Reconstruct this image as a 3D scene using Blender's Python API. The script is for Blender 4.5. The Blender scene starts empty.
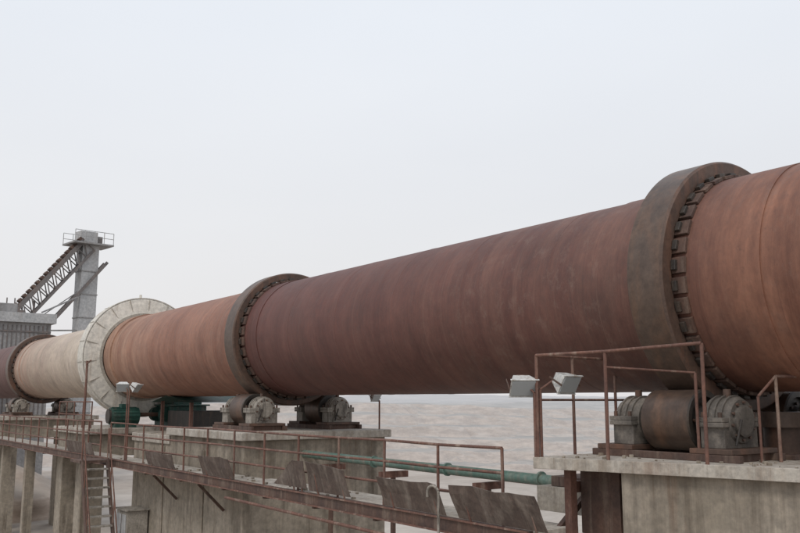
import bpy, bmesh, math, random
from mathutils import Vector, Matrix, noise
random.seed(4)
S=bpy.context.scene
D=11.0; H=1.63; R=1.5           # kiln axis x, z ; shell radius   (eye level is z=0)
GZ=-6.5
# ------------------------------------------------------------------ materials
def newmat(name):
    m=bpy.data.materials.new(name); m.use_nodes=True
    nt=m.node_tree; b=nt.nodes['Principled BSDF']; return m,nt,b
def N(nt,t,**k):
    n=nt.nodes.new(t)
    for a,v in k.items(): setattr(n,a,v)
    return n
def noise_n(nt,vec,scale,detail=6,rough=.6,dist=0):
    n=N(nt,'ShaderNodeTexNoise'); n.inputs['Scale'].default_value=scale
    n.inputs['Detail'].default_value=detail; n.inputs['Roughness'].default_value=rough
    n.inputs['Distortion'].default_value=dist
    nt.links.new(vec,n.inputs['Vector']); return n.outputs['Fac']
def mapping(nt,vec,sc):
    m=N(nt,'ShaderNodeMapping'); m.inputs['Scale'].default_value=sc
    nt.links.new(vec,m.inputs['Vector']); return m.outputs['Vector']
def ramp(nt,fac,stops,interp='LINEAR'):
    r=N(nt,'ShaderNodeValToRGB'); r.color_ramp.interpolation=interp
    els=r.color_ramp.elements
    while len(els)<len(stops): els.new(.5)
    for e,(p,c) in zip(els,stops):
        e.position=p; e.color=(c[0],c[1],c[2],1) if not isinstance(c,(int,float)) else (c,c,c,1)
    nt.links.new(fac,r.inputs['Fac']); return r.outputs['Color']
def mix(nt,fac,a,b,mode='MIX'):
    m=N(nt,'ShaderNodeMix',data_type='RGBA',blend_type=mode)
    for i,v in ((0,fac),(6,a),(7,b)):
        if isinstance(v,(int,float)): m.inputs[i].default_value=v
        elif isinstance(v,tuple): m.inputs[i].default_value=(v[0],v[1],v[2],1)
        else: nt.links.new(v,m.inputs[i])
    return m.outputs[2]
def bump(nt,b,h,strength=.3,dist=.02):
    n=N(nt,'ShaderNodeBump'); n.inputs['Strength'].default_value=strength; n.inputs['Distance'].default_value=dist
    nt.links.new(h,n.inputs['Height']); nt.links.new(n.outputs['Normal'],b.inputs['Normal'])
def weathered(name,base,alt,stain,scale=2.5,stain_amt=(.5,.68),rough=.8,metal=0,bstr=.3,streak=True,drip=None):
    m,nt,b=newmat(name)
    tc=N(nt,'ShaderNodeTexCoord').outputs['Object']
    n1=noise_n(nt,tc,scale); n2=noise_n(nt,tc,scale*7,8,.7)
    c=mix(nt,ramp(nt,n1,[(.35,0),(.65,1)]),base,alt)
    sv=mapping(nt,tc,(3,3,.35)) if streak else tc
    n3=noise_n(nt,sv,scale*.8,7,.65,.3)
    c=mix(nt,ramp(nt,n3,[(stain_amt[0],0),(stain_amt[1],1)]),c,stain)
    if drip:   # oil / rust runs below the slab edge
        sp=N(nt,'ShaderNodeSeparateXYZ'); nt.links.new(tc,sp.inputs[0])
        mr=N(nt,'ShaderNodeMapRange'); mr.inputs['From Min'].default_value=-6.5; mr.inputs['From Max'].default_value=-.7
        nt.links.new(sp.outputs['Z'],mr.inputs['Value'])
        zz=ramp(nt,mr.outputs[0],[(0,.55),(.12,.1),(.55,.12),(1,.8)])
        n5=noise_n(nt,mapping(nt,tc,(2.2,2.2,.10)),1.6,8,.7)
        c=mix(nt,mix(nt,1.0,ramp(nt,n5,[(.46,0),(.64,.8)]),zz,'MULTIPLY'),c,drip)
        n6=noise_n(nt,mapping(nt,tc,(1.2,1.2,.08)),1.3,6,.7)
        c=mix(nt,mix(nt,1.0,ramp(nt,n6,[(.56,0),(.68,.6)]),zz,'MULTIPLY'),c,(.19,.10,.06))
    c=mix(nt,1.0,c,ramp(nt,n2,[(.3,(.66,.66,.66)),(.7,(1.2,1.18,1.15))]),'MULTIPLY')
    nt.links.new(c,b.inputs['Base Color'])
    b.inputs['Roughness'].default_value=rough; b.inputs['Metallic'].default_value=metal
    bump(nt,b,n2,bstr,.01)
    return m
M={}
M['concrete']=weathered('concrete',(.26,.225,.18),(.36,.315,.26),(.13,.105,.08),1.0,(.5,.7),.9,drip=(.11,.088,.068))
M['concrete_light']=weathered('concrete_light',(.41,.375,.33),(.51,.475,.425),(.22,.18,.145),1.9,(.52,.74),.9,drip=(.26,.21,.165))
M['rust']=weathered('rust_paint',(.19,.095,.070),(.13,.068,.054),(.28,.205,.165),3,(.53,.68),.8)
M['rustdark']=weathered('rust_dark',(.075,.047,.039),(.12,.068,.05),(.19,.14,.11),2.2,(.5,.7),.75)
M['plate']=weathered('dusty_plate',(.085,.062,.052),(.12,.085,.07),(.20,.165,.14),1.9,(.48,.70),.85)
M['steel']=weathered('worn_steel',(.078,.050,.039),(.115,.072,.054),(.17,.085,.055),1.6,(.48,.70),.6,.1)
M['steelpol']=weathered('polished_tread',(.13,.092,.073),(.095,.066,.052),(.18,.105,.07),1.0,(.48,.70),.45,.35)
M['dark']=weathered('greasy_dark',(.03,.026,.024),(.05,.042,.036),(.09,.065,.05),3,(.5,.7),.55)
M['housing']=weathered('dusty_housing',(.085,.075,.066),(.14,.125,.11),(.25,.22,.19),3.5,(.48,.68),.75,streak=False)
M['dusty']=weathered('dusty_housing_light',(.27,.245,.215),(.37,.34,.3),(.08,.068,.058),3.5,(.5,.66),.85)
M['guard']=weathered('guard_cream',(.60,.575,.52),(.68,.655,.60),(.40,.33,.26),1.0,(.54,.74),.7,bstr=.15)
M['guard2']=weathered('guard_seam',(.38,.355,.31),(.45,.42,.37),(.22,.18,.14),2.0,(.52,.7),.8,bstr=.15)
M['green']=weathered('green_paint',(.012,.055,.045),(.02,.08,.062),(.10,.10,.085),2,(.48,.68),.6)
M['teal']=weathered('teal_pipe',(.10,.18,.15),(.15,.23,.2),(.26,.25,.21),2,(.5,.7),.6)
M['grey']=weathered('grey_sheet',(.26,.255,.26),(.32,.315,.315),(.2,.19,.18),.6,(.5,.7),.7)
M['greylt']=weathered('grey_light',(.38,.39,.40),(.46,.46,.465),(.32,.30,.28),.8,(.55,.75),.7)
M['convey']=weathered('conveyor_steel',(.13,.12,.122),(.17,.155,.15),(.19,.15,.135),1,(.5,.7),.7)
M['white']=weathered('white_enamel',(.55,.55,.54),(.64,.64,.62),(.33,.29,.25),4,(.53,.70),.4,bstr=.05)
M['wood']=weathered('tarp_dust',(.36,.32,.27),(.45,.41,.36),(.2,.16,.13),2,(.5,.7),.9)
def glass():
    m,nt,b=newmat('lamp_glass'); b.inputs['Base Color'].default_value=(.35,.37,.38,1)
    b.inputs['Roughness'].default_value=.12; return m
M['glass']=glass()
def shellmat():
    m,nt,b=newmat('kiln_shell_rust')
    tc=N(nt,'ShaderNodeTexCoord').outputs['Object']
    sp=N(nt,'ShaderNodeSeparateXYZ'); nt.links.new(tc,sp.inputs[0])
    mr=N(nt,'ShaderNodeMapRange'); mr.inputs['From Max'].default_value=60
    nt.links.new(sp.outputs['Y'],mr.inputs['Value'])
    y=mr.outputs['Result']
    A=ramp(nt,y,[(0,(.150,.064,.042)),(.10,(.16,.066,.043)),(.118,(.122,.054,.042)),(.17,(.120,.050,.040)),
                 (.26,(.110,.044,.037)),(.333,(.105,.042,.036)),(.348,(.24,.108,.073)),(.43,(.23,.104,.068)),(.51,(.29,.148,.10)),(.53,(.34,.19,.14)),(.545,(.5,.43,.35)),
                 (.66,(.50,.42,.34)),(.77,(.40,.31,.25)),(.785,(.11,.05,.045)),(1,(.11,.05,.045))])
    B=ramp(nt,y,[(0,(.24,.113,.073)),(.10,(.26,.122,.080)),(.118,(.172,.084,.063)),(.165,(.170,.083,.064)),
                 (.22,(.146,.064,.051)),(.333,(.138,.059,.049)),(.348,(.31,.165,.116)),(.43,(.30,.15,.105)),(.53,(.44,.28,.20)),(.545,(.62,.57,.50)),
                 (.77,(.38,.24,.18)),(.785,(.16,.09,.08))])
    ring=noise_n(nt,mapping(nt,tc,(.22,2.3,.22)),1.1,9,.68,.2)
    c=mix(nt,ramp(nt,ring,[(.38,0),(.62,1)]),A,B)
    fine=noise_n(nt,mapping(nt,tc,(1.8,4.5,1.8)),2.4,11,.8,.1)
    blot=noise_n(nt,tc,.8,9,.7,.4)
    c=mix(nt,1.0,c,ramp(nt,fine,[(.3,(.72,.70,.69)),(.72,(1.25,1.25,1.23))]),'MULTIPLY')
    c=mix(nt,1.0,c,ramp(nt,blot,[(.36,(.80,.78,.78)),(.64,(1.14,1.13,1.11))]),'MULTIPLY')
    dk=noise_n(nt,mapping(nt,tc,(.6,1.0,.6)),.9,9,.7,.5)
    c=mix(nt,ramp(nt,dk,[(.53,0),(.69,.35)]),c,(.068,.038,.032))
    # thin scrape lines running round the shell
    sl=noise_n(nt,mapping(nt,tc,(.10,14,.10)),1.5,5,.7)
    c=mix(nt,ramp(nt,sl,[(.60,0),(.68,.22)]),c,(.24,.15,.11))
    c=mix(nt,ramp(nt,sl,[(.30,.3),(.38,0)]),c,(.06,.035,.03))
    yb=ramp(nt,y,[(.07,.25),(.09,.55),(.105,.25),(.125,.1),(.14,.7),(.18,.7),(.215,0.2),(.33,.12),(.36,.4),(.45,.3)])
    pn=noise_n(nt,mapping(nt,tc,(1.2,1.6,1.2)),2.6,11,.8,.2)
    pf=mix(nt,1.0,ramp(nt,pn,[(.52,0),(.68,.5)]),yb,'MULTIPLY')
    c=mix(nt,pf,c,(.26,.185,.148))
    on=noise_n(nt,tc,7.5,10,.8)
    yo=ramp(nt,y,[(0,.35),(.115,.35),(.13,.22),(.33,.18),(.35,.35),(.53,.35)])
    c=mix(nt,mix(nt,1.0,ramp(nt,on,[(.58,0),(.68,1)]),yo,'MULTIPLY'),c,(.24,.115,.066))
    c=mix(nt,ramp(nt,on,[(.32,.4),(.42,0)]),c,(.06,.032,.026))
    nt.links.new(c,b.inputs['Base Color'])
    rr=ramp(nt,fine,[(.3,.5),(.7,.75)]); nt.links.new(rr,b.inputs['Roughness'])
    b.inputs['Metallic'].default_value=.05
    bump(nt,b,fine,.3,.014)
    return m
M['shell']=shellmat()
# ------------------------------------------------------------------ builder
class Bld:
    def __init__(s): s.v=[];s.f=[];s.m=[];s.sm=[];s.mats=[]
    def mi(s,k):
        if k not in s.mats: s.mats.append(k)
        return s.mats.index(k)
    def add(s,vs,fs,mat,smooth=False):
        o=len(s.v); s.v+= [tuple(v) for v in vs]; i=s.mi(mat)
        for f in fs: s.f.append([o+a for a in f]); s.m.append(i); s.sm.append(smooth)
    def box(s,c,sz,mat,rot=None):
        c=Vector(c); vs=[]
        for x in(-.5,.5):
            for y in(-.5,.5):
                for z in(-.5,.5):
                    p=Vector((x*sz[0],y*sz[1],z*sz[2]))
                    if rot is not None: p=rot@p
                    vs.append(c+p)
        s.add(vs,[(0,1,3,2),(4,6,7,5),(0,4,5,1),(2,3,7,6),(0,2,6,4),(1,5,7,3)],mat)
    def bb(s,x0,x1,y0,y1,z0,z1,mat): s.box(((x0+x1)/2,(y0+y1)/2,(z0+z1)/2),(x1-x0,y1-y0,z1-z0),mat)
    def cyl(s,p1,p2,r,mat,seg=12,r2=None,caps=True):
        p1=Vector(p1);p2=Vector(p2); d=(p2-p1); q=d.to_track_quat('Z','Y')
        r2=r if r2 is None else r2
        a=[p1+q@Vector((r*math.cos(t*2*math.pi/seg),r*math.sin(t*2*math.pi/seg),0)) for t in range(seg)]
        b=[p2+q@Vector((r2*math.cos(t*2*math.pi/seg),r2*math.sin(t*2*math.pi/seg),0)) for t in range(seg)]
        s.add(a+b,[(i,(i+1)%seg,seg+(i+1)%seg,seg+i) for i in range(seg)],mat,True)
        if caps:
            s.add(a,[tuple(range(seg))[::-1]],mat); s.add(b,[tuple(range(seg))],mat)
    def beam(s,p1,p2,w,h,mat):
        p1=Vector(p1);p2=Vector(p2); d=p2-p1; q=d.to_track_quat('Y','Z').to_matrix()
        s.box((p1+p2)/2,(w,d.length,h),mat,q)
    def lathe(s,prof,cx,cz,mat,seg=96,a0=0,a1=2*math.pi):
        full=abs(a1-a0-2*math.pi)<1e-6; n=seg if full else seg+1
        for (ya,ra),(yb,rb) in zip(prof[:-1],prof[1:]):
            A=[];B=[]
            for i in range(n):
                t=a0+(a1-a0)*i/seg
                A.append((cx+ra*math.cos(t),ya,cz+ra*math.sin(t)));B.append((cx+rb*math.cos(t),yb,cz+rb*math.sin(t)))
            s.add(A+B,[(i,(i+1)%n,n+(i+1)%n,n+i) for i in range(seg)],mat,True)
    def prism(s,pts,z0,z1,mat):
        n=len(pts)
        s.add([(x,y,z0) for x,y in pts]+[(x,y,z1) for x,y in pts],
              [tuple(range(n))[::-1],tuple(range(n,2*n))]+[(i,(i+1)%n,n+(i+1)%n,n+i) for i in range(n)],mat)
    def obj(s,name,bevel=0,parent=None):
        me=bpy.data.meshes.new(name); me.from_pydata(s.v,[],s.f)
        for k in s.mats: me.materials.append(M[k])
        me.polygons.foreach_set('material_index',s.m); me.polygons.foreach_set('use_smooth',s.sm)
        me.update()
        bm=bmesh.new(); bm.from_mesh(me); bmesh.ops.recalc_face_normals(bm,faces=bm.faces); bm.to_mesh(me); bm.free()
        o=bpy.data.objects.new(name,me); S.collection.objects.link(o)
        if bevel:
            b=o.modifiers.new('bevel','BEVEL'); b.width=bevel; b.segments=2; b.limit_method='ANGLE'; b.angle_limit=math.radians(50)
        if parent: o.parent=parent
        return o
def empty(name):
    e=bpy.data.objects.new(name,None); S.collection.objects.link(e); return e
# ------------------------------------------------------------------ kiln
kiln=empty('rotary_kiln')
b=Bld()
prof=[(-2,R)]
ys=[1.2,3.1,5.1,9.3,11.4,13.5,15.6,17.7,22.6,24.8,27.0,29.2,31.2,35,37.2,39.4,41.6,43.8,49,51]
for y in ys:
    prof+=[(y-.02,R),(y-.008,R+.004),(y+.008,R+.004),(y+.02,R)]
prof+=[(66.2,R)]
b.lathe(prof,D,H,'shell',144)
def strap(y0,y1,dr=.02): b.lathe([(y0,R-.01),(y0,R+dr),(y1,R+dr),(y1,R-.01)],D,H,'shell',144)
strap(5.7,8.4,.014); strap(19.3,21.6,.016); strap(30.9,31.6,.05); strap(45.5,48.4,.02)
b.obj('shell',0,kiln)
def tyre(y0,y1,ro,name,pads=36,near=.17):
    b=Bld(); ri=R+.085
    c=.03
    b.lathe([(y0+c,ro),(y1-c,ro)],D,H,'steelpol',160)
    b.lathe([(y0,ri),(y0,ro-c),(y0+c,ro)],D,H,'steel',160)
    b.lathe([(y1-c,ro),(y1,ro-c),(y1,ri),(y0,ri)],D,H,'steel',160)
    b.obj(name,0,kiln)
    p=Bld()
    for i in range(pads):
        t=(i+.5)*2*math.pi/pads
        rot=Matrix.Rotation(-t,3,'Y')
        w=2*math.pi*(R+.05)/pads
        ctr=lambda r,y:(D+r*math.cos(t),y,H+r*math.sin(t))
        ya=y0-near-random.uniform(0,.02); yb=y1+.04
        p.box(ctr(R+.041,(ya+yb)/2),(.05,yb-ya,w*.8),'rustdark',rot)
        p.box(ctr(R+.09,y0-.045),(.05,.07,w*.5),'dark',rot)
    p.obj(name+'_pads',.006,kiln)
tyre(6.92,7.5,1.80,'riding_tyre_near'); tyre(20.1,20.65,1.765,'riding_tyre_middle'); tyre(46.7,47.3,1.78,'riding_tyre_far')
b=Bld(); y0,y1=31.85,32.6; ro=2.22
b.lathe([(y0+.05,R+.06),(y0-.06,R+.12),(y0+.0,ro-.06),(y0+.05,ro),(y1-.05,ro),(y1,ro-.06),(y1,R+.08)],D,H,'guard',96)
NSG=18
for i in range(NSG):
    t=(i+.3)*2*math.pi/NSG; rot=Matrix.Rotation(-t,3,'Y'); rm=(R+.15+ro)/2
    b.box((D+rm*math.cos(t),y0-.032,H+rm*math.sin(t)),(ro-R-.2,.03,.02),'guard2',rot)
    b.box((D+(ro+.004)*math.cos(t),(y0+y1)/2,H+(ro+.004)*math.sin(t)),(.02,y1-y0-.1,.025),'guard2',rot)
b.lathe([(y0-.005,ro-.0),(y0-.005,ro+.02),(y0+.04,ro+.02),(y0+.04,ro)],D,H,'guard',96)
b.lathe([(y0-.1,R+.04),(y0-.1,R+.14),(y0+.02,R+.14)],D,H,'guard2',96)
b.cyl((D-.1,y0+.3,H+ro),(D-.1,y0+.3,H+ro+.16),.05,'guard',10)
b.obj('girth_gear_guard',0,kiln)
# ------------------------------------------------------------------ support rollers
def roller(side,yc,wm='housing',tR=1.8):
    rr=.40; a=math.radians(31); cx=D+side*(tR+rr)*math.sin(a); cz=H-(tR+rr)*math.cos(a)
    b=Bld(); w=.38
    b.lathe([(yc-w+.02,rr),(yc+w-.02,rr)],cx,cz,'steelpol',64)
    for s in(-1,1):
        e=yc+s*w
        b.lathe([(e-s*.02,rr),(e,rr-.02),(e,rr-.09),(e-s*.06,rr-.1),(e-s*.06,.17),(e+s*.02,.15),(e+s*.02,.05)],cx,cz,'dark',48)
        for i in range(8):
            t=i*math.pi/4; b.cyl((cx+.21*math.cos(t),e-s*.05,cz+.21*math.sin(t)),(cx+.21*math.cos(t),e-s*.02,cz+.21*math.sin(t)),.025,'steel',6)
        b.cyl((cx,e-s*.1,cz),(cx,yc+s*.86,cz),.11,'steel',20)
        h0=yc+s*.50; h1=yc+s*.90
        b.lathe([(h0,.1),(h0,.27),(h0+s*.04,.30),(h1-s*.05,.30),(h1,.27),(h1,.2),(h1+s*.04,.2),(h1+s*.05,.17),(h1+s*.05,.002)],cx,cz,wm,40)
        b.bb(cx-.36,cx+.36,min(h0,h1)+.03,max(h0,h1)-.03,cz-.335,cz-.06,wm)
        b.bb(cx-.42,cx+.42,min(h0,h1)+.01,max(h0,h1)-.01,cz-.075,cz-.015,wm)
        b.bb(cx-.42,cx+.42,min(h0,h1)+.01,max(h0,h1)-.01,cz-.012,cz+.045,wm)
        for dx in(-.36,.36):
            for dy in(.08,.32): b.cyl((cx+dx,h0+s*dy,cz+.04),(cx+dx,h0+s*dy,cz+.11),.028,'steel',6)
        for i in range(10):
            t=i*2*math.pi/10+.2; b.cyl((cx+.235*math.cos(t),h1-s*.01,cz+.235*math.sin(t)),(cx+.235*math.cos(t),h1+s*.03,cz+.235*math.sin(t)),.02,'steel',6)
        for i in range(3):
            yy=h0+s*(.1+.1*i); b.lathe([(yy-.012,.29),(yy-.012,.325),(yy+.012,.325),(yy+.012,.29)],cx,cz,wm,40,.15,math.pi-.15)
        b.cyl((cx,h0+s*.2,cz+.28),(cx,h0+s*.2,cz+.4),.05,'steel',10)
        b.cyl((cx-.2,h1+s*.02,cz-.3),(cx-.12,h1+s*.06,cz+.02),.018,'dark',8)
    b.bb(cx-.5,cx+.5,yc-1.05,yc-.45,cz-.40,cz-.335,'steel'); b.bb(cx-.5,cx+.5,yc+.45,yc+1.05,cz-.40,cz-.335,'steel')
    b.bb(cx-.5,cx-.42,yc-1.15,yc+1.15,-.75,cz-.402,'rustdark'); b.bb(cx+.42,cx+.5,yc-1.15,yc+1.15,-.75,cz-.402,'rustdark')
    for yy in (yc-.75,yc+.75): b.bb(cx-.418,cx+.418,yy-.25,yy+.25,-.75,cz-.402,'rustdark')
    b.obj('kiln_support_roller',.008)
for yc,wm,tr in((7.2,'housing',1.8),(20.37,'dusty',1.765),(47.0,'dusty',1.78)):
    roller(-1,yc,wm,tr); roller(1,yc,wm,tr)
b=Bld()
b.cyl((D,6.4,-.75),(D,6.4,-.35),.28,'steel',32); b.cyl((D,6.4,-.35),(D,6.4,-.15),.36,'steelpol',32)
b.box((D,6.4,-.72),(1.0,.8,.06),'rustdark'); b.obj('thrust_roller',.008)
# ------------------------------------------------------------------ piers
sa=math.radians(17); ux,uy=math.sin(sa),-math.cos(sa)
A=(8.28,8.43); 
def P(t,n=0): return (A[0]+ux*t-uy*n, A[1]+uy*t+ux*n)
Bp=P(7.5)
b=Bld()
edge=[P(i*.25,random.choice((0,0,0,.012,.03))+random.uniform(0,.008)) for i in range(31)]
b.prism((edge[:1]+[(14.6,8.9),(14.6,Bp[1])]+edge[:0:-1])[::-1],-.90,-.75,'concrete_light')
q0=P(1.18,.14); q1=P(7.4,.14)
b.prism([q0,(14.4,8.0),(14.4,q1[1]),q1][::-1],GZ,-.903,'concrete')
for i in range(70):
    p=P(random.uniform(.3,4.5),random.uniform(.06,.9)); s=random.uniform(.01,.04)
    b.box((p[0],p[1],-.75+s*.4),(s*1.5,s*1.2,s),'concrete',Matrix.Rotation(random.random()*3,3,'Z'))
b.obj('concrete_pier',.012)
b=Bld()
b.bb(8.75,13.0,18.4,23.2,-.93,-.74,'concrete_light')
b.bb(8.9,12.9,18.55,26.2,GZ,-.933,'concrete')
b.bb(8.85,12.95,23.203,26.3,-1.2,-.96,'concrete_light')
for y in (20.8,23.6): b.bb(8.86,8.897,y,y+.35,GZ,-1.25,'concrete')
b.obj('concrete_pier',.02)
b=Bld()
b.bb(8.6,13.6,30.2,34.6,-1.15,-.95,'concrete_light')
b.bb(8.75,13.4,30.4,34.4,-1.9,-1.153,'concrete')
for x in(8.75,12.3):
    for y in (31.0,33.6): b.bb(x,x+.75,y,y+.8,GZ,-1.903,'concrete')
b.obj('concrete_pier',.02)
b=Bld()
b.bb(8.6,13.4,45,49.4,-.95,-.75,'concrete_light'); b.bb(8.8,13.2,45.2,49.2,-1.8,-.953,'concrete')
for x in(8.8,12.2):
    for y in (45.6,48): b.bb(x,x+.9,y,y+.9,GZ,-1.803,'concrete')
b.obj('concrete_pier',.02)
b=Bld()
b.bb(7.75,9.3,6.1,8.3,-1.93,-1.78,'concrete_light'); b.bb(8.0,8.9,6.4,8.1,GZ,-1.933,'concrete')
b.obj('concrete_ledge',.02)
b=Bld()
b.bb(9.05,9.5,7.62,8.3,-1.78,-.905,'rustdark')
b.bb(8.9,12,8.33,8.45,-1.25,-1.1,'rust'); b.bb(8.75,8.87,8.2,8.32,-1.78,-.905,'rust')
b.beam((8.8,8.5,-1.75),(9.8,8.5,-1.0),.08,.08,'rustdark')
b.bb(9.3,10.3,8.5,9.4,-1.6,-1.25,'wood'); b.bb(9.4,10.1,8.55,9.2,-1.245,-1.1,'rustdark')
b.obj('steel_bracket_frame',.005)
# ------------------------------------------------------------------ catwalk
XE=8.1; ZD=-1.70
b=Bld()
y=8.32
while y<62:
    L=3.0; b.bb(XE+.03,9.0 if y<15 or y>30 else 8.84,y,y+L-.02,ZD-.10,ZD+random.uniform(-.004,.004),'concrete_light'); y+=L
for i in range(60):
    yy=random.uniform(8.6,26); s=random.uniform(.015,.05)
    b.box((random.uniform(8.2,8.8),yy,ZD+s*.4),(s*1.4,s*1.6,s),'concrete',Matrix.Rotation(random.random()*3,3,'Z'))
b.bb(XE-.05,XE+.027,8.3,62,ZD-.20,ZD+.02,'rustdark')
b.bb(XE-.085,XE-.052,8.3,62,ZD-.005,ZD+.018,'rust'); b.bb(XE-.085,XE-.052,8.3,62,ZD-.20,ZD-.175,'rust')
b.bb(XE+.6,XE+.68,8.3,18.3,ZD-.26,ZD-.105,'rustdark')
for y in [10,12,14,16,18,20.5,23,26,28,31,34,37,40,43,46]:
    b.bb(XE+.03,8.8,y-.04,y+.04,ZD-.26,ZD-.104,'rustdark')
for y in (19.5,22.5): b.beam((XE+.1,y,ZD-.25),(8.86,y,ZD-.9),.06,.06,'rustdark')
for y in (37.5,42):
    b.bb(8.35,8.7,y,y+.35,GZ,ZD-.27,'concrete')
b.cyl((XE-.12,8.4,ZD-.42),(XE-.12,17.5,ZD-.36),.03,'rust',8)
b.obj('steel_catwalk')
def railing(name,pts,h,posts,rails,r=.022,mat='rust',lean=.02):
    b=Bld()
    for (p,q) in zip(pts[:-1],pts[1:]):
        p=Vector(p);q=Vector(q)
        n=max(1,round((q-p).length/posts)); P_=[]
        for i in range(n+1):
            a=p.lerp(q,i/n); t=a+Vector((random.uniform(-lean,lean),random.uniform(-lean,lean),h+random.uniform(-lean,lean)*.7))
            P_.append((a,t)); b.cyl(a,t,r*1.05,mat,8)
        for (a0,t0),(a1,t1) in zip(P_[:-1],P_[1:]):
            for f in rails: b.cyl(a0.lerp(t0,f),a1.lerp(t1,f),r,mat,8)
    b.obj(name)
railing('guard_railing',[(XE+.06,8.9,ZD),(XE+.06,26.1,ZD)],1.05,1.45,(1,.68,.36))
railing('guard_railing',[(XE+.06,27.1,ZD),(XE+.06,61,ZD)],1.05,1.3,(1,.66,.33),.024)
railing('guard_railing',[(8.75,30.3,-.95),(8.75,34.5,-.95)],.9,1.2,(1,.5))
r3=Bld()
zt=-.75; h=1.38
fp=[P(.05,.06),P(1.05,.06),P(2.3,.06)]
tops=[zt+h-.02,zt+h,zt+h+.06]
for p,t in zip(fp,tops): r3.cyl((p[0],p[1],zt),(p[0]+.01,p[1],t),.024,'rust',8)
for k in range(2): r3.cyl((*fp[k],tops[k]),(*fp[k+1],tops[k+1]),.022,'rust',8)
ep=[P(.05,.06),(9.2,8.52),(10.2,8.6),(11.3,8.68)]
for k in range(3):
    r3.cyl((*ep[k],zt+h-.02),(*ep[k+1],zt+h-.02),.02,'rust',8)
    r3.cyl((*ep[k],zt+h*.55),(*ep[k+1],zt+h*.55),.016,'rust',8)
    r3.cyl((*ep[k+1],zt),(*ep[k+1],zt+h),.022,'rust',8)
p=P(2.05,.55)
r3.cyl((p[0],p[1],zt),(p[0],p[1],zt+1.1),.02,'rust',8); r3.cyl((p[0],p[1],zt+1.1),(*fp[1],zt+1.18),.014,'rust',8)
r3.obj('guard_railing')
r4=Bld()
p0=P(2.9,1.0);p1=P(3.25,1.3);p2=P(4.4,1.5)
for p in(p0,p1): r4.cyl((*p,zt),(*p,zt+1.05),.022,'rust',8)
r4.cyl((*p0,zt+1.05),(*p1,zt+1.05),.02,'rust',8); r4.cyl((*p1,zt+1.05),(*p2,zt+1.05),.02,'rust',8); r4.cyl((*p0,zt+1.05),(p0[0]-.25,p0[1]+.1,zt+.8),.018,'rust',8); r4.cyl((p0[0]-.25,p0[1]+.1,zt+.8),(p0[0]-.25,p0[1]+.1,zt),.018,'rust',8)
r4.obj('guard_railing')
# ------------------------------------------------------------------ steel plates leaning on catwalk edge
def plate(y0,y1,h,lean=.18,dz=0,skew=0,cut=0):
    b=Bld(); x=XE-.06; zb=ZD+.04+dz
    n=8; rows=5; th=Vector((.012,0,.003)); vs=[]
    for k in (0,1):
        for i in range(rows):
            for j in range(n):
                u=j/(n-1); v=i/(rows-1)
                yy=y0+(y1-y0-cut*v)*u+.03*v*(1-u); wv=.04*noise.noise(Vector((yy*1.7,v*1.5,y0)))
                vs.append(Vector((x-lean*v+wv*v*1.6,yy,zb+h*v+skew*u*v+.04*v*noise.noise(Vector((yy*2,3,1)))))+th*k)
    fs=[]; o=rows*n
    for i in range(rows-1):
        for j in range(n-1):
            q=(i*n+j,i*n+j+1,(i+1)*n+j+1,(i+1)*n+j); fs.append(q); fs.append(tuple(a+o for a in q)[::-1])
    bd=[j for j in range(n)]+[i*n+n-1 for i in range(1,rows)]+[(rows-1)*n+j for j in range(n-2,-1,-1)]+[i*n for i in range(rows-2,0,-1)]
    for a,c in zip(bd,bd[1:]+bd[:1]): fs.append((a,a+o,c+o,c))
    b.add(vs,fs,'plate')
    for yy in(y0+.2,y1-.25-cut*.6):
        b.cyl((x+.03,yy,zb-.1),(x+.03-lean*.7,yy,zb+h*.7),.015,'rust',6)
    b.obj('rusty_steel_plate')
plate(7.95,9.7,.46,.2,.0,.02); plate(10.0,11.6,.44,.16,0,.02,.05); plate(12.6,14.0,.46,.15,.03,.08,.1)
plate(14.1,15.4,.5,.1,.05,.0,.9); plate(17.2,18.9,.42,.15); plate(20.6,22.5,.34,.12); plate(27.3,30.3,.36,.10)
# ------------------------------------------------------------------ pipes
b=Bld(); b.cyl((10.5,8.5,-1.32),(10.5,18.54,-1.28),.09,'teal',20)
for y in (10.5,13,15.5): b.lathe([(y-.02,.08),(y-.02,.125),(y+.02,.125),(y+.02,.08)],10.5,-1.3,'teal',20)
b.cyl((10.8,8.5,-1.42),(10.8,18.54,-1.38),.04,'rust',10)
for y in (9.2,12,15,17.5): b.bb(10.3,11,y-.05,y+.05,-1.6,-1.47,'rust'); b.bb(10.6,10.68,y-.04,y+.04,GZ,-1.603,'rustdark')
b.obj('water_pipe')
b=Bld(); pts=[]
for i in range(9):
    t=math.pi*i/8; pts.append((7.86,9.95+.13*(1-math.cos(t)),-1.33+.1*math.sin(t)))
pts=[(7.86,9.95,GZ)]+pts+[(7.86,10.21,-1.4)]
for p,q in zip(pts[:-1],pts[1:]): b.cyl(p,q,.02,'dusty',8)
b.obj('vent_pipe')
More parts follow.
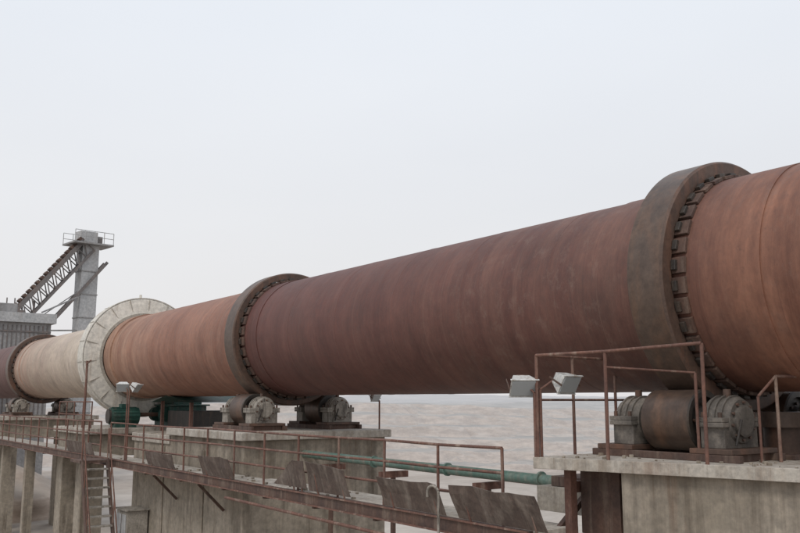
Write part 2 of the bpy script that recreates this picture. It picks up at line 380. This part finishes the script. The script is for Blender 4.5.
# ------------------------------------------------------------------ floodlights
def flood(p,yaw,tilt,mount,name='floodlight',s=1):
    b=Bld(); rot=Matrix.Rotation(yaw,3,'Z')@Matrix.Rotation(tilt,3,'X'); p=Vector(p)
    f=[(-.2,.1,-.14),(.2,.1,-.14),(.2,.1,.14),(-.2,.1,.14)]; k=[(-.12,-.12,-.08),(.12,-.12,-.08),(.12,-.12,.08),(-.12,-.12,.08)]
    vs=[p+rot@(Vector(v)*s) for v in f+k]
    b.add(vs,[(4,5,1,0),(5,6,2,1),(6,7,3,2),(7,4,0,3),(7,6,5,4),(0,1,2,3)],'white')
    b.box(p+rot@(Vector((0,.108,0))*s),(.36*s,.012*s,.24*s),'glass',rot)
    b.box(p+rot@(Vector((0,.1,.145))*s),(.42*s,.03*s,.012*s),'white',rot); b.box(p+rot@(Vector((0,.1,-.145))*s),(.42*s,.03*s,.012*s),'white',rot)
    b.box(p+rot@(Vector((-.212,0,0))*s),(.01*s,.26*s,.03*s),'steel',rot); b.box(p+rot@(Vector((.212,0,0))*s),(.01*s,.26*s,.03*s),'steel',rot)
    b.box(p+rot@(Vector((0,-.15,0))*s),(.12*s,.06*s,.1*s),'steel',rot)
    m=[Vector(x) for x in mount]
    b.cyl(p+rot@(Vector((0,-.14,0))*s),m[0],.015,'rust',8)
    for u,v in zip(m[:-1],m[1:]): b.cyl(u,v,.022,'rust',8)
    b.obj(name,.004)
flood((8.28,8.60,.22),math.radians(150),math.radians(-35),[(8.33,8.42,.1),(8.33,8.42,-.75)],s=.95)
flood((8.72,8.22,.26),math.radians(185),math.radians(-30),[(8.42,8.4,.15),(8.42,8.4,-.75)],s=.95)
# twin lamps further along the catwalk (image x about 170 of 800)
flood((8.08,25.0,.42),math.radians(160),math.radians(-35),[(8.16,24.8,.3),(8.16,24.8,ZD)],s=.9)
flood((8.28,24.5,.40),math.radians(225),math.radians(-35),[(8.2,24.75,.3),(8.2,24.75,ZD)],s=.9)
flood((12.6,18.6,.1),math.radians(190),math.radians(-35),[(12.75,18.6,0),(12.75,18.6,-.74)],s=.7)
flood((10.05,4.95,-.25),math.radians(160),math.radians(-30),[(10.1,4.9,-.4),(10.1,4.9,-.75)],s=.9)
b=Bld(); b.cyl((8.15,29.0,ZD),(8.15,29.0,1.3),.04,'rust',10); b.cyl((8.15,29.0,1.2),(8.15,28.6,1.3),.02,'rust',8); b.obj('steel_post')
# ------------------------------------------------------------------ stair
b=Bld(); T=Vector((0,25.6,ZD)); Bt=Vector((0,23.6,GZ))
for x in(7.2,7.93): b.beam((x,T.y,T.z),(x,Bt.y,Bt.z),.05,.2,'rustdark')
for i in range(1,19):
    p=T.lerp(Bt,i/19); b.bb(7.227,7.903,p.y-.12,p.y+.12,p.z-.02,p.z+.02,'dusty')
for x in(7.2,7.93):
    b.cyl((x,T.y,T.z+.9),(x,Bt.y,Bt.z+.9),.02,'rust',8)
    for i in range(0,6):
        p=T.lerp(Bt,i/5); b.cyl((x,p.y,p.z),(x,p.y,p.z+.9),.02,'rust',8)
b.bb(7.15,8.04,25.6,26.6,ZD-.08,ZD-.01,'rustdark')
b.obj('steel_staircase')
b=Bld(); b.bb(8.25,8.85,24.6,25.5,-5.0,-3.1,'dusty'); b.bb(8.235,8.25,24.68,25.02,-4.9,-3.2,'greylt'); b.bb(8.235,8.25,25.08,25.42,-4.9,-3.2,'greylt')
b.bb(8.2,8.9,24.55,25.55,-3.098,-3.06,'dusty'); b.bb(8.3,8.8,24.7,25.4,GZ,-5.003,'concrete'); b.obj('electrical_cabinet',.01)
# ------------------------------------------------------------------ drive
b=Bld()
b.bb(11.6,13.0,30.4,32.0,-.95,-.2,'green'); b.bb(11.5,13.1,30.3,32.1,-.197,-.14,'green'); b.bb(11.75,12.85,30.5,31.9,-.137,.02,'green')
for yy in(30.7,31.7): b.lathe([(yy-.12,.001),(yy-.12,.26),(yy+.12,.26),(yy+.12,.001)],11.55,-.5,'green',24)
b.cyl((10.7,31.0,-.5),(11.6,31.0,-.5),.07,'steel',16)
b.obj('drive_gearbox',.02)
b=Bld()
b.cyl((9.6,31,-.55),(10.6,31,-.55),.30,'green',32); b.cyl((9.52,31,-.55),(9.6,31,-.55),.25,'dark',32)
for i in range(16):
    t=i*math.pi/8; b.box((10.1,31+.31*math.cos(t),-.55+.31*math.sin(t)),(.9,.03,.02),'green',Matrix.Rotation(t,3,'X'))
b.bb(9.7,10.5,30.75,31.25,-.95,-.8,'green'); b.bb(9.95,10.2,30.85,31.15,-.28,-.12,'green')
b.obj('electric_motor',.01)
b=Bld()
for x in(10.9,13.6):
    for y in(26.8,29.4): b.bb(x,x+.1,y,y+.1,GZ,.0,'rust')
b.add([(10.6,26.5,-.06),(13.9,26.5,-.06),(13.9,28.1,.2),(10.6,28.1,.2),(13.9,29.7,-.06),(10.6,29.7,-.06)],[(0,1,2,3),(3,2,4,5)],'green')
b.bb(11.1,13.4,27.0,29.3,-1.6,-.35,'dark'); b.bb(10.7,13.8,26.7,29.6,-1.75,-1.603,'concrete_light')
b.obj('drive_shelter')
# ------------------------------------------------------------------ feed-end building, elevator
b=Bld()
b.bb(8,15.8,66,73,GZ,5.6,'grey'); b.bb(7.7,16.1,65.7,73.3,5.6,6.3,'greylt')
for i in range(26): b.bb(8+i*.3,8.08+i*.3,65.95,65.998,-2,5.4,'convey')
for z in (1.5,3.2,4.9): b.bb(8,15.8,65.93,65.948,z,z+.12,'convey')
b.bb(11.5,13.5,66.5,69,6.3,7.0,'grey')
for i in range(5): b.bb(15.82,15.9,66.5+i*1.3,67.1+i*1.3,3.0,4.4,'dark')
b.obj('feed_end_building',.02)
b=Bld(); rz=Matrix.Rotation(math.radians(8),3,'Z')
b.box((20.6,75,3.4),(1.45,1.3,19.8),'greylt',rz)
for z in range(-5,13,2): b.box((20.6,75,z),(1.55,1.4,.1),'grey',rz)
b.box((20.6,75,13.35),(3.5,2.6,.15),'grey',rz); b.box((20.4,75,14.0),(1.5,1.3,.95),'greylt',rz); b.box((21.4,75,13.8),(.5,.8,.7),'convey',rz)
for dx in(-1.7,-.85,0,.85,1.7):
    for dy in(-1.25,1.25):
        p=Vector((20.6,75,13.4))+rz@Vector((dx,dy,0)); b.cyl(p,p+Vector((0,0,1.0)),.035,'greylt',6)
for dy in(-1.25,1.25):
    for hh in(.5,1.0):
        b.cyl(Vector((20.6,75,13.4+hh))+rz@Vector((-1.7,dy,0)),Vector((20.6,75,13.4+hh))+rz@Vector((1.7,dy,0)),.03,'greylt',6)
b.obj('bucket_elevator',.02)
b=Bld()
a0=Vector((20.0,74.6,13.6)); a1=Vector((14.9,74.6,7.2)); o=Vector((.9,0,-.75))
for dy in (-.45,.45):
    w=Vector((0,dy,0))
    b.beam(a0+w,a1+w,.14,.36,'convey'); b.beam(a0+o+w,a1+o+w,.12,.2,'convey'); b.beam(a0+o*2.3+w,a1+o*2.3+w+Vector((.2,0,.2)),.18,.24,'convey')
    for i in range(9):
        p=a0.lerp(a1,i/9)+w; q=a0.lerp(a1,(i+1)/9)+w
        b.beam(p,q+o,.08,.08,'convey'); b.beam(p,p+o,.08,.08,'convey')
b.beam(a0+Vector((0,0,.12)),a1+Vector((0,0,.12)),.9,.2,'rustdark')
for i in range(16):
    p=a0.lerp(a1,(i+.5)/16)+Vector((-.1,0,.32)); b.box(p,(.28,.8,.28),'rustdark',Matrix.Rotation(-.9,3,'Y'))
b.bb(14.2,15.6,74,75.2,6.3,7.3,'convey')
for x in(14.3,14.9,15.5): b.cyl((x,74.6,6.3),(x,74.6,8.3),.05,'convey',6)
b.beam((16.4,74.6,8.2),(16.4,74.6,GZ),.15,.15,'convey'); b.beam((16.4,74.6,5.7),(20.2,74.6,5.9),.12,.12,'grey'); b.beam((16.6,74.6,6.6),(20,74.6,9.3),.08,.08,'grey')
b.beam((16.0,70,6.8),(20.2,74.6,8.9),.1,.1,'grey')
b.obj('inclined_conveyor')
# ------------------------------------------------------------------ terrain: plateau, quarry pit, benched far wall, hazy ridge
m,nt,bs=newmat('quarry_ground')
tc=N(nt,'ShaderNodeTexCoord').outputs['Object']
geo=N(nt,'ShaderNodeNewGeometry')
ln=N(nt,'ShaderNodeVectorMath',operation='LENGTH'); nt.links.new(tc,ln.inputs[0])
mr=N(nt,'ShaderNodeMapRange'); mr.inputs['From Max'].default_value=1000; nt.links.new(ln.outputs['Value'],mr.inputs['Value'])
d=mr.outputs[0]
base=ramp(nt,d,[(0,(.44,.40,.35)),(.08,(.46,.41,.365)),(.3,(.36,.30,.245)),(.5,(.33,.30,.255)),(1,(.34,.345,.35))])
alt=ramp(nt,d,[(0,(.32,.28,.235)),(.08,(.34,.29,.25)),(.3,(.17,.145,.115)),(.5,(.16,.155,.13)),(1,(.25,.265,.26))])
n1=noise_n(nt,mapping(nt,tc,(.02,.02,.5)),1.2,10,.72,.6); n2=noise_n(nt,tc,.35,9,.75)
c=mix(nt,ramp(nt,n1,[(.44,0),(.56,1)]),base,alt)
sn=N(nt,'ShaderNodeSeparateXYZ'); nt.links.new(geo.outputs['Normal'],sn.inputs[0])
n4=noise_n(nt,mapping(nt,tc,(.12,.12,.5)),1.0,9,.75)
facec=mix(nt,ramp(nt,n4,[(.42,0),(.58,1)]),(.46,.37,.30),(.28,.215,.17))
steep=ramp(nt,sn.outputs['Z'],[(.72,.9),(.97,0)])
c=mix(nt,steep,c,facec)
c=mix(nt,1.0,c,ramp(nt,n2,[(.3,(.8,.8,.8)),(.7,(1.15,1.15,1.15))]),'MULTIPLY')
c=mix(nt,ramp(nt,d,[(.12,0),(.33,.36),(.5,.52),(1,.80)]),c,(.53,.515,.515))  # aerial haze painted into the base colour, paler with distance
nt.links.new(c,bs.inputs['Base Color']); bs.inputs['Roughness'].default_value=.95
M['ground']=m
rad=[1.5]+[3+i*4 for i in range(20)]+[82+i*6 for i in range(34)]+[286+i*1.15 for i in range(212)]+[530+i*12 for i in range(50)]+[1150,1500,2500,4500,8000]
NS=720; vs=[];fs=[]
def sm(a,b_,x): 
    t=max(0,min(1,(x-a)/(b_-a))); return t*t*(3-2*t)
def hgt(x,y):
    r=math.hypot(x,y)
    if r<75: return GZ+noise.noise(Vector((x*.1,y*.1,1)))*.12
    pit=GZ-24*sm(85,150,r+noise.noise(Vector((x*.03,y*.03,1)))*12)+noise.noise(Vector((x*.05,y*.05,1)))*1.2*sm(75,120,r)
    w=noise.noise(Vector((x*.006,y*.006,0)))*34+noise.noise(Vector((x*.03,y*.03,3)))*10+noise.noise(Vector((x*.1,y*.1,3)))*4+noise.noise(Vector((x*.35,y*.35,3)))*2
    u=max(0,min(1,(r-335+w)/140)); n=6; k=u*n; fl=math.floor(k); fr=k-fl
    T=(fl+min(1,max(0,(fr-.60)/.2)))/n if u<1 else 1
    top=26+4*noise.noise(Vector((x*.006,y*.006,7)))
    z=pit+T*top+noise.noise(Vector((x*.06,y*.06,5)))*.8*sm(300,360,r)
    if r>480:
        v=sm(480,950,r); z+= v*(9+11*noise.noise(Vector((x*.0028,y*.0028,9)))+3*noise.noise(Vector((x*.012,y*.012,2)))+1.2*noise.noise(Vector((x*.06,y*.06,2))))
    if r>1000: z-= 30*sm(1000,1500,r)
    return z
for r in rad:
    for j in range(NS):
        t=2*math.pi*j/NS; x=r*math.cos(t);y=r*math.sin(t); vs.append((x,y,hgt(x,y)))
for i in range(len(rad)-1):
    for j in range(NS): fs.append((i*NS+j,i*NS+(j+1)%NS,(i+1)*NS+(j+1)%NS,(i+1)*NS+j))
fs.append(tuple(range(NS)))
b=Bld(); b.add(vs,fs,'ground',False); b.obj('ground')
b=Bld(); vs=[];fs=[]; n=48; rings=14
for i in range(rings+1):
    for j in range(n):
        t=2*math.pi*j/n; r=7*i/rings; nz=noise.noise(Vector((math.cos(t)*1.5,math.sin(t)*1.5,i*.3)))
        vs.append((10+r*math.cos(t)*(1+.2*nz),56+r*math.sin(t)*(1+.2*nz),GZ-.1+4.0*(1-(i/rings))**1.05+.15*nz))
for i in range(rings):
    for j in range(n): fs.append((i*n+j,i*n+(j+1)%n,(i+1)*n+(j+1)%n,(i+1)*n+j))
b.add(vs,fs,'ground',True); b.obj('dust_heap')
# ------------------------------------------------------------------ camera, light
cam=bpy.data.cameras.new('camera'); co=bpy.data.objects.new('camera',cam); S.collection.objects.link(co); S.camera=co
cam.sensor_width=36; cam.lens=38.25; cam.clip_end=20000; cam.clip_start=.05
co.rotation_euler=(math.radians(90+8.96),0,math.radians(-35.8))
el,az=math.radians(50),math.radians(235)
dirv=Vector((math.sin(az)*math.cos(el),math.cos(az)*math.cos(el),math.sin(el)))
sl=bpy.data.lights.new('sun','SUN'); so=bpy.data.objects.new('sun',sl); S.collection.objects.link(so)
sl.energy=1.15; sl.angle=math.radians(16); sl.color=(1,.95,.88)
so.rotation_euler=dirv.to_track_quat('Z','Y').to_euler()
w=bpy.data.worlds.new('World'); S.world=w; w.use_nodes=True; nt=w.node_tree; bg=nt.nodes['Background']
sky=N(nt,'ShaderNodeTexSky',sky_type='NISHITA'); sky.sun_disc=False; sky.sun_elevation=el; sky.sun_rotation=az
sky.dust_density=6; sky.air_density=1.5
tc=N(nt,'ShaderNodeTexCoord').outputs['Generated']; sp=N(nt,'ShaderNodeSeparateXYZ'); nt.links.new(tc,sp.inputs[0])
cl=noise_n(nt,mapping(nt,tc,(1,1,3)),1.3,4,.5)
veil=ramp(nt,sp.outputs['Z'],[(0,(8.1,7.95,8.05)),(.12,(8.35,8.35,8.5)),(.42,(8.6,9.0,9.6)),(1,(8.0,8.7,9.7))])
veil=mix(nt,1.0,veil,ramp(nt,cl,[(.3,(.97,.97,.975)),(.7,(1.03,1.025,1.02))]),'MULTIPLY')
c=mix(nt,.93,sky.outputs[0],veil); nt.links.new(c,bg.inputs[0]); bg.inputs[1].default_value=.1
S.view_settings.view_transform='Standard'; S.view_settings.look='None'; S.view_settings.exposure=0
